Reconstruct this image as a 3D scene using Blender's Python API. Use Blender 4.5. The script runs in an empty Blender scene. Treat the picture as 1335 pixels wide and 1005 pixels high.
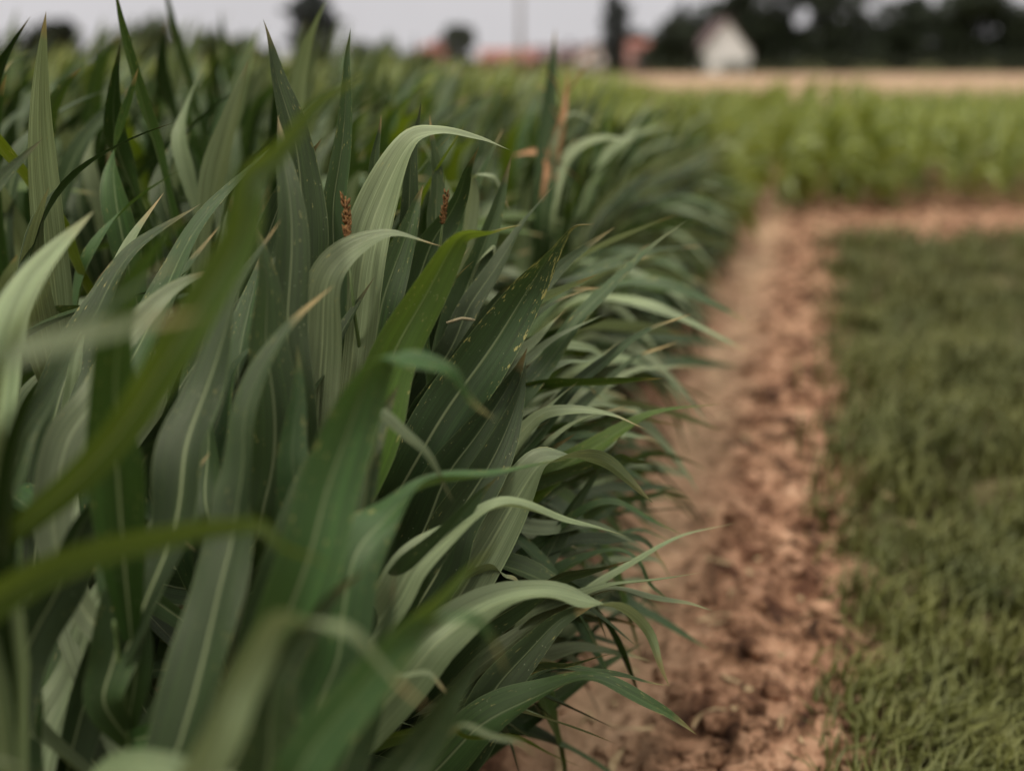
import bpy, math, random
import numpy as np
from mathutils import Vector, Matrix, noise
random.seed(7); rng = np.random.default_rng(7)
R = math.radians
scene = bpy.context.scene
col = scene.collection

# ------------------------------------------------------------------ camera
CAMH = 1.5; PITCH = R(17.0); FPX = 1396.0
cam_d = bpy.data.cameras.new('camera'); cam = bpy.data.objects.new('camera', cam_d); col.objects.link(cam)
cam.location = (0, 0, CAMH); cam.rotation_euler = (R(90)-PITCH, 0, 0)
cam_d.sensor_width = 36; cam_d.lens = FPX/1335*36
cam_d.clip_start = 0.02; cam_d.clip_end = 3000
cam_d.dof.use_dof = True; cam_d.dof.focus_distance = 1.74; cam_d.dof.aperture_fstop = 1.12
scene.camera = cam
C0 = Vector((0, 0, CAMH))
Fv = Vector((0, math.cos(PITCH), -math.sin(PITCH))); Uv = Vector((0, math.sin(PITCH), math.cos(PITCH))); Rv = Vector((1, 0, 0))
def at(u, v, d):
    """the point seen at pixel (u, v) of the 1335x1005 photo at depth d"""
    return C0 + (Fv + Rv*((u-667.5)/FPX) + Uv*((502.5-v)/FPX))*d
def proj(p):
    q = Vector(p)-C0; d = q.dot(Fv)
    if d < 0.01: return (0, 0, d)
    return (667.5+FPX*q.dot(Rv)/d, 502.5-FPX*q.dot(Uv)/d, d)
# row coordinates: t along the rows, s across (+ towards the path)
DT = Vector((0.272, 0.9623, 0)); DS = Vector((0.9623, -0.272, 0))
def st(s, t, z=0.0): return DS*s + DT*t + Vector((0, 0, z))

scene.view_settings.view_transform = 'Standard'; scene.view_settings.look = 'None'
scene.view_settings.exposure = 0; scene.view_settings.gamma = 1
scene.render.engine = 'CYCLES'
scene.cycles.use_denoising = True
scene.cycles.max_bounces = 8; scene.cycles.transmission_bounces = 4; scene.cycles.transparent_max_bounces = 8
scene.cycles.sample_clamp_indirect = 6

# ------------------------------------------------------------------ helpers
def link(o, parent=None):
    col.objects.link(o)
    if parent is not None: o.parent = parent
    return o
def tag(o, label=None, cat=None, group=None, kind=None):
    if label: o['label'] = label
    if cat: o['category'] = cat
    if group: o['group'] = group
    if kind: o['kind'] = kind
    return o
def empty(name, loc=(0, 0, 0), rz=0.0):
    o = bpy.data.objects.new(name, None); o.location = loc; o.rotation_euler = (0, 0, rz)
    o.empty_display_size = 0.1
    return link(o)
def mesh_obj(name, V, Fc, mat, parent=None, uv=None, smooth=True):
    me = bpy.data.meshes.new(name)
    V = np.asarray(V, dtype=np.float32)
    if isinstance(Fc, np.ndarray) and Fc.ndim == 2:
        n, k = Fc.shape
        me.vertices.add(len(V)); me.vertices.foreach_set('co', V.ravel())
        me.loops.add(n*k); me.loops.foreach_set('vertex_index', Fc.astype(np.int32).ravel())
        me.polygons.add(n); me.polygons.foreach_set('loop_start', np.arange(0, n*k, k, dtype=np.int32))
        try: me.polygons.foreach_set('loop_total', np.full(n, k, dtype=np.int32))
        except Exception: pass
        me.update(calc_edges=True)
    else:
        me.from_pydata([tuple(v) for v in V], [], [tuple(f) for f in Fc])
    if uv is not None:
        uv = np.asarray(uv, dtype=np.float32)
        lay = me.uv_layers.new(name='UVMap')
        idx = np.empty(len(me.loops), dtype=np.int32); me.loops.foreach_get('vertex_index', idx)
        lay.data.foreach_set('uv', uv[idx].ravel())
    if smooth: me.polygons.foreach_set('use_smooth', np.ones(len(me.polygons), dtype=bool))
    if mat is not None: me.materials.append(mat)
    return link(bpy.data.objects.new(name, me), parent)

class MB:
    """collects shapes into one mesh"""
    def __init__(s): s.V = []; s.F = []
    def add(s, V, F):
        b = len(s.V); s.V += [tuple(v) for v in V]; s.F += [tuple(i+b for i in f) for f in F]
    def box(s, x0, x1, y0, y1, z0, z1):
        s.add([(x0,y0,z0),(x1,y0,z0),(x1,y1,z0),(x0,y1,z0),(x0,y0,z1),(x1,y0,z1),(x1,y1,z1),(x0,y1,z1)],
              [(3,2,1,0),(4,5,6,7),(0,1,5,4),(1,2,6,5),(2,3,7,6),(3,0,4,7)])
    def tube(s, pts, rad, n=7):
        pts = [Vector(p) for p in pts]; V = []; F = []
        for i, p in enumerate(pts):
            T = (pts[min(i+1, len(pts)-1)]-pts[max(i-1, 0)]).normalized()
            A = T.orthogonal().normalized() if abs(T.z) < .9 else T.cross(Vector((1, 0, 0))).normalized()
            B = T.cross(A)
            r = rad[i] if hasattr(rad, '__len__') else rad
            for k in range(n):
                a = 2*math.pi*k/n; V.append(p+A*(r*math.cos(a))+B*(r*math.sin(a)))
        for i in range(len(pts)-1):
            for k in range(n):
                F.append((i*n+k, i*n+(k+1) % n, (i+1)*n+(k+1) % n, (i+1)*n+k))
        F.append(tuple(range(n-1, -1, -1))); F.append(tuple(range((len(pts)-1)*n, len(pts)*n)))
        s.add(V, F)
    def build(s, name, mat, parent=None, smooth=False):
        return mesh_obj(name, s.V, s.F, mat, parent, smooth=smooth)

# ------------------------------------------------------------------ materials
def new_mat(name):
    m = bpy.data.materials.new(name); m.use_nodes = True
    nt = m.node_tree; b = nt.nodes['Principled BSDF']
    return m, nt, b
def N(nt, typ, **kw):
    n = nt.nodes.new(typ)
    for k, v in kw.items():
        if k.startswith('i_'): n.inputs[k[2:].replace('_', ' ')].default_value = v
        else: setattr(n, k, v)
    return n
def mathn(nt, op, a, b=None, c=None, clamp=False):
    n = nt.nodes.new('ShaderNodeMath'); n.operation = op; n.use_clamp = clamp
    for i, x in enumerate((a, b, c)):
        if x is None: continue
        if isinstance(x, (int, float)): n.inputs[i].default_value = x
        else: nt.links.new(x, n.inputs[i])
    return n.outputs[0]
def mixc(nt, f, a, b, mode='MIX'):
    n = nt.nodes.new('ShaderNodeMix'); n.data_type = 'RGBA'; n.blend_type = mode
    if isinstance(f, (int, float)): n.inputs[0].default_value = f
    else: nt.links.new(f, n.inputs[0])
    for i, x in ((6, a), (7, b)):
        if isinstance(x, tuple): n.inputs[i].default_value = (*x, 1) if len(x) == 3 else x
        else: nt.links.new(x, n.inputs[i])
    return n.outputs[2]
def noise_tex(nt, vec, scale, detail=3, rough=.55, dist=0.0):
    n = N(nt, 'ShaderNodeTexNoise'); n.inputs['Scale'].default_value = scale
    n.inputs['Detail'].default_value = detail; n.inputs['Roughness'].default_value = rough
    n.inputs['Distortion'].default_value = dist
    if vec is not None: nt.links.new(vec, n.inputs['Vector'])
    return n.outputs['Fac']
def ramp(nt, f, stops, interp='LINEAR'):
    n = N(nt, 'ShaderNodeValToRGB'); n.color_ramp.interpolation = interp
    e = n.color_ramp.elements
    while len(e) < len(stops): e.new(0.5)
    for i, (p, c) in enumerate(stops):
        e[i].position = p; e[i].color = (*c, 1) if len(c) == 3 else c
    nt.links.new(f, n.inputs[0]); return n.outputs[0]

def leaf_material(name, base, light, trans, dry=0.0, tmix=.30, rough=.42, spots=0.5, random_obj=True, tipdry=.06, spec=.42):
    m, nt, b = new_mat(name); L = nt.links.new
    uv = N(nt, 'ShaderNodeUVMap'); sep = N(nt, 'ShaderNodeSeparateXYZ'); L(uv.outputs[0], sep.inputs[0])
    u, v = sep.outputs[0], sep.outputs[1]
    geo = N(nt, 'ShaderNodeNewGeometry'); tc = N(nt, 'ShaderNodeTexCoord')
    pos = geo.outputs['Position']
    big = noise_tex(nt, pos, 3.2, 3)
    med = noise_tex(nt, pos, 14, 4)
    # parallel veins: noise stretched along the blade
    comb = N(nt, 'ShaderNodeCombineXYZ'); L(mathn(nt, 'MULTIPLY', u, 46.0), comb.inputs[0]); L(mathn(nt, 'MULTIPLY', v, 3.0), comb.inputs[1])
    oi = N(nt, 'ShaderNodeObjectInfo'); L(mathn(nt, 'MULTIPLY', oi.outputs['Random'], 37.0), comb.inputs[2])
    vein = noise_tex(nt, comb.outputs[0], 1.0, 3, .6)
    comb2 = N(nt, 'ShaderNodeCombineXYZ'); L(mathn(nt, 'MULTIPLY', u, 9.0), comb2.inputs[0]); L(mathn(nt, 'MULTIPLY', v, 1.6), comb2.inputs[1]); L(mathn(nt, 'MULTIPLY', oi.outputs['Random'], 91.0), comb2.inputs[2])
    band = noise_tex(nt, comb2.outputs[0], 1.0, 2)
    c = mixc(nt, ramp(nt, big, [(.35, (0, 0, 0)), (.68, (1, 1, 1))]), base, light)
    c = mixc(nt, ramp(nt, band, [(.4, (0, 0, 0)), (.7, (.55, .55, .55))]), c, tuple(x*1.75 for x in light))
    c = mixc(nt, mathn(nt, 'MULTIPLY', ramp(nt, vein, [(.42, (0, 0, 0)), (.60, (1, 1, 1))]), .62), c, tuple(x*.55 for x in base))
    if random_obj:
        hs = N(nt, 'ShaderNodeHueSaturation'); L(c, hs.inputs['Color'])
        L(mathn(nt, 'MULTIPLY_ADD', oi.outputs['Random'], -.022, .514), hs.inputs['Hue'])
        r2 = mathn(nt, 'FRACT', mathn(nt, 'MULTIPLY', oi.outputs['Random'], 17.3))
        L(mathn(nt, 'MULTIPLY_ADD', r2, .7, .65), hs.inputs['Value'])
        hs.inputs['Saturation'].default_value = 1.08
        c = hs.outputs[0]
    if not random_obj:
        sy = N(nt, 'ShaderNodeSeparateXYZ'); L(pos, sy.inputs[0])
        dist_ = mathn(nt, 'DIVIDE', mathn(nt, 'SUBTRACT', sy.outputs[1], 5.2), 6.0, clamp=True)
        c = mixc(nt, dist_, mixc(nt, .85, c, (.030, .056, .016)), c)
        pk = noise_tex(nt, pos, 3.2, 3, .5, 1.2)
        c = mixc(nt, ramp(nt, pk, [(.56, (0, 0, 0)), (.64, (.8, .8, .8))]), c, (.30, .34, .17))  # whitish leaf highlights painted in as pale patches
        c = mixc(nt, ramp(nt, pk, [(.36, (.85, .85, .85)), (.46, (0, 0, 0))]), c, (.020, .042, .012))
    # midrib
    du = mathn(nt, 'ABSOLUTE', mathn(nt, 'SUBTRACT', u, .5))
    wrib = mathn(nt, 'MULTIPLY_ADD', v, -.018, .040)
    rib = mathn(nt, 'SUBTRACT', 1.0, mathn(nt, 'DIVIDE', du, wrib), clamp=True)
    rib = mathn(nt, 'MULTIPLY', mathn(nt, 'POWER', rib, .6), mathn(nt, 'SUBTRACT', 1.05, v, clamp=True))
    c = mixc(nt, mathn(nt, 'MULTIPLY', rib, .9), c, (.36, .40, .20))
    # thin pale margin
    edge = mathn(nt, 'MULTIPLY', mathn(nt, 'SUBTRACT', du, .478, clamp=True), 30.0, clamp=True)
    c = mixc(nt, mathn(nt, 'MULTIPLY', edge, .5), c, (.24, .29, .12))
    # yellow and straw marks, mostly towards the margin and the tip
    sc = N(nt, 'ShaderNodeCombineXYZ'); L(mathn(nt, 'MULTIPLY', u, 16.0), sc.inputs[0]); L(mathn(nt, 'MULTIPLY', v, 42.0), sc.inputs[1]); L(mathn(nt, 'MULTIPLY', oi.outputs['Random'], 53.0), sc.inputs[2])
    sp = noise_tex(nt, sc.outputs[0], 1.0, 3, .65)
    wgt = mathn(nt, 'ADD', mathn(nt, 'MULTIPLY', du, .16), mathn(nt, 'MULTIPLY', v, .10 if spots < 2 else .16))
    if spots > 2:
        wgt = mathn(nt, 'ADD', mathn(nt, 'MULTIPLY', mathn(nt, 'SUBTRACT', du, .25, clamp=True), .5), mathn(nt, 'MULTIPLY', mathn(nt, 'SUBTRACT', v, .62, clamp=True), .42))
        spots = 2.2
    spm = mathn(nt, 'MULTIPLY', mathn(nt, 'SUBTRACT', mathn(nt, 'ADD', sp, wgt), .80-.05*spots, clamp=True), 22.0, clamp=True)
    c = mixc(nt, mathn(nt, 'MULTIPLY', spm, .8*min(1, spots*1.4)), c, (.36, .31, .10))
    # tiny pale specks
    vv = N(nt, 'ShaderNodeTexVoronoi'); vv.inputs['Scale'].default_value = 95.0; L(pos, vv.inputs['Vector'])
    spk = mathn(nt, 'MULTIPLY', mathn(nt, 'LESS_THAN', vv.outputs['Distance'], .10), mathn(nt, 'GREATER_THAN', med, .56))
    c = mixc(nt, mathn(nt, 'MULTIPLY', spk, .4), c, (.34, .36, .22))
    # dry tip
    tipv = mathn(nt, 'MULTIPLY', mathn(nt, 'SUBTRACT', mathn(nt, 'MULTIPLY_ADD', med, tipdry*1.2, v), 1.0-tipdry*.55+.0, clamp=True), 26.0, clamp=True)
    c = mixc(nt, mathn(nt, 'MULTIPLY', tipv, mathn(nt, 'FRACT', mathn(nt, 'MULTIPLY', oi.outputs['Random'], 7.7))), c, (.36, .24, .10))
    if dry: c = mixc(nt, dry, c, (.50, .22, .09))
    back = mixc(nt, .07, c, (.26, .32, .18))
    c = mixc(nt, geo.outputs['Backfacing'], c, back)
    L(c, b.inputs['Base Color'])
    L(mathn(nt, 'MULTIPLY_ADD', vein, .22, rough-.08), b.inputs['Roughness'])
    b.inputs['Specular IOR Level'].default_value = spec
    b.inputs['Specular Tint'].default_value = (1, .97, .76, 1)
    bp = N(nt, 'ShaderNodeBump'); bp.inputs['Strength'].default_value = .5; bp.inputs['Distance'].default_value = .0022
    hh = mathn(nt, 'ADD', vein, mathn(nt, 'MULTIPLY', rib, -1.1)); L(hh, bp.inputs['Height']); L(bp.outputs[0], b.inputs['Normal'])
    tr = N(nt, 'ShaderNodeBsdfTranslucent'); L(mixc(nt, .45, c, trans), tr.inputs['Color'])
    mx = N(nt, 'ShaderNodeMixShader'); mx.inputs[0].default_value = tmix
    L(b.outputs[0], mx.inputs[1]); L(tr.outputs[0], mx.inputs[2]); L(mx.outputs[0], nt.nodes['Material Output'].inputs['Surface'])
    return m

M = {}
M['leaf'] = leaf_material('maize leaf', (.015, .038, .011), (.031, .066, .017), (.13, .20, .015), tmix=.20, spots=.9)
M['leaf_young'] = leaf_material('maize leaf yellow green', (.032, .070, .008), (.056, .098, .012), (.24, .29, .01), tmix=.36, spots=.7)
M['leaf_dark'] = leaf_material('maize leaf dark', (.008, .020, .005), (.020, .037, .009), (.05, .10, .015), tmix=.08, rough=.40, spec=.24)
M['leaf_sheen'] = leaf_material('maize leaf painted sheen', (.120, .155, .075), (.210, .245, .135), (.30, .34, .10), tmix=.22, rough=.38, spec=.6)  # sky sheen on upturned blades, painted into the base colour
M['leaf_spotted'] = leaf_material('blotched maize leaf', (.013, .034, .011), (.028, .060, .017), (.10, .16, .015), tmix=.15, spots=3.2, spec=.3)
M['leaf_dry'] = leaf_material('dried maize leaf', (.16, .12, .05), (.30, .20, .09), (.40, .22, .05), dry=.55)
M['leaf_far'] = leaf_material('far maize leaf', (.105, .150, .018), (.270, .285, .026), (.26, .30, .02), tmix=.32, random_obj=False)

def simple(name, c1, c2, scale=6, rough=.8, bump=0.0, spec=.3, detail=4, dist=.01):
    m, nt, b = new_mat(name); L = nt.links.new
    tc = N(nt, 'ShaderNodeTexCoord'); f = noise_tex(nt, tc.outputs['Object'], scale, detail, .6)
    L(ramp(nt, f, [(.32, c1), (.68, c2)]), b.inputs['Base Color'])
    b.inputs['Roughness'].default_value = rough; b.inputs['Specular IOR Level'].default_value = spec
    if bump:
        bp = N(nt, 'ShaderNodeBump'); bp.inputs['Strength'].default_value = bump; bp.inputs['Distance'].default_value = dist
        L(f, bp.inputs['Height']); L(bp.outputs[0], b.inputs['Normal'])
    return m
M['stalk'] = simple('maize stalk', (.07, .11, .03), (.13, .17, .06), 22, .5, .2)
M['tassel'] = simple('tassel', (.075, .030, .010), (.30, .15, .05), 220, .8, .5)
M['tassel_far'] = simple('tassel straw', (.34, .17, .07), (.52, .30, .15), 60, .8)
M['dry'] = simple('withered leaf', (.36, .17, .075), (.58, .33, .18), 30, .8)
M['straw'] = simple('straw', (.36, .28, .15), (.50, .42, .26), 90, .8)
M['bark'] = simple('bark', (.05, .04, .03), (.11, .09, .07), 8, .9, .5)
M['leaf_tree_dark'] = simple('dark tree foliage', (.008, .013, .007), (.036, .048, .020), .8, .7)
M['leaf_tree_mid'] = simple('green tree foliage', (.035, .055, .018), (.085, .11, .035), .8, .7)
M['leaf_tree_olive'] = simple('olive tree foliage', (.015, .024, .010), (.045, .060, .024), .8, .7)
M['conifer'] = simple('conifer foliage', (.007, .012, .010), (.016, .024, .014), 1.0, .7)
M['white_wall'] = simple('white render', (.90, .83, .81), (.95, .89, .87), 1.5, .85)
M['pink_wall'] = simple('pink render', (.48, .24, .22), (.56, .30, .27), 1.2, .85)
M['cream_wall'] = simple('cream render', (.55, .48, .42), (.62, .55, .48), 1.2, .85)
M['roof_tile'] = simple('red roof tiles', (.20, .075, .060), (.32, .13, .10), 5, .85, .4)
M['roof_dark'] = simple('dark roof tiles', (.085, .055, .055), (.15, .10, .10), 5, .85, .4)
M['trim'] = simple('painted trim', (.55, .54, .52), (.65, .64, .62), 3, .6)
M['glass'] = simple('window glass', (.03, .035, .04), (.06, .07, .08), 2, .12, spec=.6)
M['door'] = simple('brown door', (.10, .05, .03), (.15, .08, .05), 6, .6)
M['pole'] = simple('grey wood pole', (.17, .16, .16), (.25, .24, .23), 9, .8)

# soil
def soil_material(name, near=True):
    m, nt, b = new_mat(name); L = nt.links.new
    geo = N(nt, 'ShaderNodeNewGeometry'); pos = geo.outputs['Position']
    sep = N(nt, 'ShaderNodeSeparateXYZ'); L(pos, sep.inputs[0])
    s = mathn(nt, 'ADD', mathn(nt, 'MULTIPLY', sep.outputs[0], .9623), mathn(nt, 'MULTIPLY', sep.outputs[1], -.272))
    n1 = noise_tex(nt, pos, 2.1, 4, .6, .3); n2 = noise_tex(nt, pos, 9, 6, .68, .5); n3 = noise_tex(nt, pos, 70, 3, .6)
    # beaten pale wheel track next to the crop, rougher and redder outside it
    tr = mathn(nt, 'ABSOLUTE', mathn(nt, 'ADD', mathn(nt, 'MULTIPLY_ADD', n1, .3, -.15), mathn(nt, 'SUBTRACT', s, -.43)))
    track = mathn(nt, 'SUBTRACT', 1.0, mathn(nt, 'DIVIDE', tr, .24), clamp=True)
    c = ramp(nt, n2, [(.38, (.022, .012, .007)), (.46, (.135, .070, .037)), (.56, (.38, .215, .128)), (.72, (.58, .375, .24))])  # darkest stops paint in the shadows among the clods
    pale = ramp(nt, n2, [(.25, (.32, .190, .105)), (.6, (.59, .405, .255)), (.8, (.70, .52, .35))])
    c = mixc(nt, mathn(nt, 'MULTIPLY', track, .85), c, pale)
    c = mixc(nt, mathn(nt, 'MULTIPLY', ramp(nt, n1, [(.35, (1, 1, 1)), (.6, (0, 0, 0))]), .35), c, (.20, .085, .05))
    c = mixc(nt, mathn(nt, 'MULTIPLY', ramp(nt, n3, [(.3, (1, 1, 1)), (.5, (0, 0, 0))]), .45), c, mixc(nt, 1.0, c, (.45, .40, .38), 'MULTIPLY'))
    vg = mathn(nt, 'MULTIPLY', mathn(nt, 'SUBTRACT', mathn(nt, 'MULTIPLY_ADD', n1, .3, s), .30, clamp=True), 6.0, clamp=True)
    tt_ = mathn(nt, 'ADD', mathn(nt, 'MULTIPLY', sep.outputs[0], .272), mathn(nt, 'MULTIPLY', sep.outputs[1], .9623))
    vg = mathn(nt, 'MULTIPLY', vg, mathn(nt, 'GREATER_THAN', mathn(nt, 'MULTIPLY_ADD', s, .62, 9.3), tt_))
    c = mixc(nt, mathn(nt, 'MULTIPLY', vg, .85), c, (.055, .058, .022))
    crop_shade = mathn(nt, 'MULTIPLY', mathn(nt, 'SUBTRACT', -.52, mathn(nt, 'MULTIPLY_ADD', n1, .3, s), clamp=True), 5.0, clamp=True)  # soil under the crop darkened, the plants' shade put into the colour
    c = mixc(nt, mathn(nt, 'MULTIPLY', crop_shade, .8), c, mixc(nt, 1.0, c, (.20, .17, .15), 'MULTIPLY'))
    L(c, b.inputs['Base Color']); b.inputs['Roughness'].default_value = .95; b.inputs['Specular IOR Level'].default_value = .15
    bp = N(nt, 'ShaderNodeBump'); bp.inputs['Strength'].default_value = .9; bp.inputs['Distance'].default_value = .012
    L(mathn(nt, 'ADD', mathn(nt, 'MULTIPLY', n3, .6), n2), bp.inputs['Height']); L(bp.outputs[0], b.inputs['Normal'])
    return m
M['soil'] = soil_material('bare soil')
M['field'] = simple('dry field', (.24, .155, .09), (.42, .285, .19), .30, .95, .3, .1)
M['ground'] = simple('grassy ground', (.09, .11, .035), (.20, .17, .08), .25, .95, .3, .1)

# ------------------------------------------------------------------ ground
def sheet(name, pts, z, mat):
    return tag(mesh_obj(name, [(x, y, z) for x, y in pts], [tuple(range(len(pts)))], mat, smooth=False), kind='structure')
sheet('ground', [(-1500, -400), (1500, -400), (1500, 2500), (-1500, 2500)], -.16, M['ground'])
a0 = st(-60, 26); a1 = st(60, 40); 
sheet('stubble_field', [(-160, 22), (200, 22), (200, 112), (-160, 112)], -.08, M['field'])

def soil_height(x, y):
    s = x*.9623-y*.272; t = x*.272+y*.9623
    p = Vector((x, y, 0))
    track = max(0, 1-abs(s+.43+.10*noise.noise(p*1.1))/.24)
    rough = .35+.65*(1-track)
    rough *= 1.35 if -.3 < s < .3 else 1
    h = .035*noise.noise(p*1.3)+.012*noise.noise(p*4)
    n = noise.noise(p*11+Vector((3, 1, 5))); n2 = noise.noise(p*26); n3 = noise.noise(p*60)
    cl = noise.noise(p*6.5+Vector((9, 2, 0)))
    v1 = noise.voronoi(p*14)[0]; v2 = noise.voronoi(p*31+Vector((2, 7, 1)))[0]
    h += rough*(.075*max(0, cl+.02)+.022*(.5-abs(n))+.034*(v1[1]-v1[0])*(.6+cl)+.017*(v2[1]-v2[0])+.008*n3)-.03
    h -= .03*track
    if s < -.5: h += .03*min(1, (-.5-s)*3)
    return h
NY, NX = 560, 520
ys = .35*(34/.35)**(np.linspace(0, 1, NY)); aa = np.linspace(-1.05, 1.3, NX)
V = []
for y in ys:
    for a in aa:
        x = a*(y+.25)*.85
        V.append((x, y, soil_height(x, y) if y < 20 else soil_height(x, y)))
idx = np.arange(NY*NX).reshape(NY, NX)
Fq = np.stack([idx[:-1, :-1].ravel(), idx[:-1, 1:].ravel(), idx[1:, 1:].ravel(), idx[1:, :-1].ravel()], 1)
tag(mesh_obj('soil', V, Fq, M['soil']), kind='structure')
# loose clods
ico_V = []
ico = bpy.data.meshes.new('tmp')
import bmesh
bm = bmesh.new(); bmesh.ops.create_icosphere(bm, subdivisions=2, radius=1); bm.to_mesh(ico); 
icoV = np.array([v.co[:] for v in bm.verts]); icoF = np.array([[v.index for v in f.verts] for f in bm.faces]); bm.free()
bpy.data.meshes.remove(ico)
VV = []; FF = []; nb = 0
for i in range(5200):
    t = 1.2*(14/1.2)**random.random(); s = random.uniform(-.9, 4.5) if random.random() < .7 else random.uniform(-.6, .9)
    if abs(s+.45) < .17 and random.random() < .75: continue
    q = st(s, t); r = random.choice((.006, .008, .012, .012, .018, .028))*random.uniform(.7, 1.3)
    off = Vector((random.uniform(0, 99), random.uniform(0, 99), 0))
    d = np.array([1+.75*noise.noise(Vector(v)*1.3+off)+.35*noise.noise(Vector(v)*3.1+off) for v in icoV])[:, None]
    W_ = icoV*d*np.array([r*random.uniform(.8, 1.5), r*random.uniform(.8, 1.5), r*random.uniform(.5, .8)])
    a = random.uniform(0, 6.28); ca, sa = math.cos(a), math.sin(a)
    W_ = np.stack([W_[:, 0]*ca-W_[:, 1]*sa, W_[:, 0]*sa+W_[:, 1]*ca, W_[:, 2]], 1)+np.array([q.x, q.y, soil_height(q.x, q.y)+r*.15])
    VV.append(W_); FF.append(icoF+nb); nb += len(icoV)
o = mesh_obj('soil_clods', np.concatenate(VV), np.concatenate(FF), M['soil'])
tag(o, 'crumbly reddish brown earth clods strewn over the bare soil strip', 'soil clods', kind='stuff')

# scraps of dead leaf on the soil
Vs = []; Fs = []; nb = 0; rl = random.Random(31)
for i in range(420):
    t = 1.3*(12/1.3)**rl.random(); s_ = rl.gauss(-.62, .16) if rl.random() < .7 else rl.uniform(-.5, .4)
    p = st(s_, t); a = rl.uniform(0, 6.28); L_ = rl.uniform(.02, .13); wd = rl.uniform(.003, .011); cv = rl.uniform(-3, 3)
    z = soil_height(p.x, p.y)+.012; x, y = p.x, p.y
    for j in range(6):
        f = j/5; q = wd*math.sin((.1+.85*f)*math.pi)
        Vs += [(x-math.sin(a)*q, y+math.cos(a)*q, z+.008*math.sin(f*5+i)), (x+math.sin(a)*q, y-math.cos(a)*q, z+.004*math.cos(f*4+i))]
        x += math.cos(a)*L_/5; y += math.sin(a)*L_/5; a += cv*.12
    for j in range(5): b_ = nb+j*2; Fs.append((b_, b_+1, b_+3, b_+2))
    nb += 12
M['litter'] = simple('dead leaf', (.22, .14, .07), (.48, .36, .20), 14, .85)
tag(mesh_obj('leaf_litter', Vs, Fs, M['litter']), 'straw coloured scraps of dead leaf lying on the soil under the maize', 'leaf litter', kind='stuff')

# grassy verge on the other side of the soil strip
Vs = []
for i in range(2600):
    t = 1.0*(30/1.0)**rng.random(); s_ = .16+.10*noise.noise(Vector((t*1.7, 0, 0)))+.05*noise.noise(Vector((t*6, 3, 0)))+abs(rng.normal())*(.5+t*.22) if rng.random() < .5 else .2+rng.random()*(1.2+t*.9)
    if t > 8.9+.62*(s_+.8)+.5*noise.noise(Vector((s_, 5, 0))): continue
    p = st(s_, t); nb_ = 34; sc_ = .045*(1+t*.10)
    b = np.stack([p.x+rng.normal(size=nb_)*sc_*1.3, p.y+rng.normal(size=nb_)*sc_*1.3, np.full(nb_, soil_height(p.x, p.y)-.01)], 1)
    a = rng.uniform(0, 6.28, nb_); l = rng.uniform(.06, .17, nb_)*(1+t*.02)*(.75+1.1*max(0, noise.noise(Vector((p.x*1.5, p.y*1.5, 4)))+.15)); w_ = rng.uniform(.0022, .0045, nb_)*(1+t*.12)
    dx = np.cos(a)*l*rng.uniform(.2, .9, nb_)+.02; dy = np.sin(a)*l*rng.uniform(.2, .9, nb_)
    sx = -np.sin(a)*w_; sy = np.cos(a)*w_; z0 = np.zeros(nb_)
    m = b+np.stack([dx*.35, dy*.35, l*.6], 1); e = b+np.stack([dx, dy, l*.85], 1); sd_ = np.stack([sx, sy, z0], 1)
    Vs.append(np.stack([b-sd_, b+sd_, m+sd_*.8, m-sd_*.8, m-sd_*.8, m+sd_*.8, e+sd_*.12, e-sd_*.12], 1).reshape(-1, 3))
Vg = np.concatenate(Vs)
M['grass'] = simple('verge grass', (.050, .058, .011), (.115, .115, .026), 3, .6)
nt_ = M['grass'].node_tree; cr_ = [n for n in nt_.nodes if n.type == 'VALTORGB'][0].color_ramp
e_ = cr_.elements.new(.80); e_.color = (.26, .21, .10, 1)
tag(mesh_obj('verge_grass', Vg, np.arange(len(Vg)).reshape(-1, 4), M['grass'], smooth=False), 'short olive green grass and weeds growing along the outer side of the soil strip', 'grass', kind='stuff')

# ------------------------------------------------------------------ maize leaves
def cr(P, n):
    """Catmull-Rom through P (k,d) sampled n times"""
    P = np.asarray(P, float); k = len(P)
    Q = np.vstack([2*P[0]-P[1], P, 2*P[-1]-P[-2]])
    out = []
    for x in np.linspace(0, k-1, n):
        i = min(int(x), k-2); f = x-i
        p0, p1, p2, p3 = Q[i], Q[i+1], Q[i+2], Q[i+3]
        out.append(.5*((2*p1)+(-p0+p2)*f+(2*p0-5*p1+4*p2-p3)*f*f+(-p0+3*p1-3*p2+p3)*f**3))
    return np.array(out)
def unit(a): return a/np.maximum(np.linalg.norm(a, axis=-1, keepdims=True), 1e-9)
def wprof(t, peak=.38):
    t = np.asarray(t)
    a = .34+.66*np.sin(np.clip(t/peak, 0, 1)*math.pi/2)
    b = np.where(t > peak, 1-np.clip((t-peak)/(1-peak), 0, 1)**1.75, 1)
    return a*b+.0015
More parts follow.
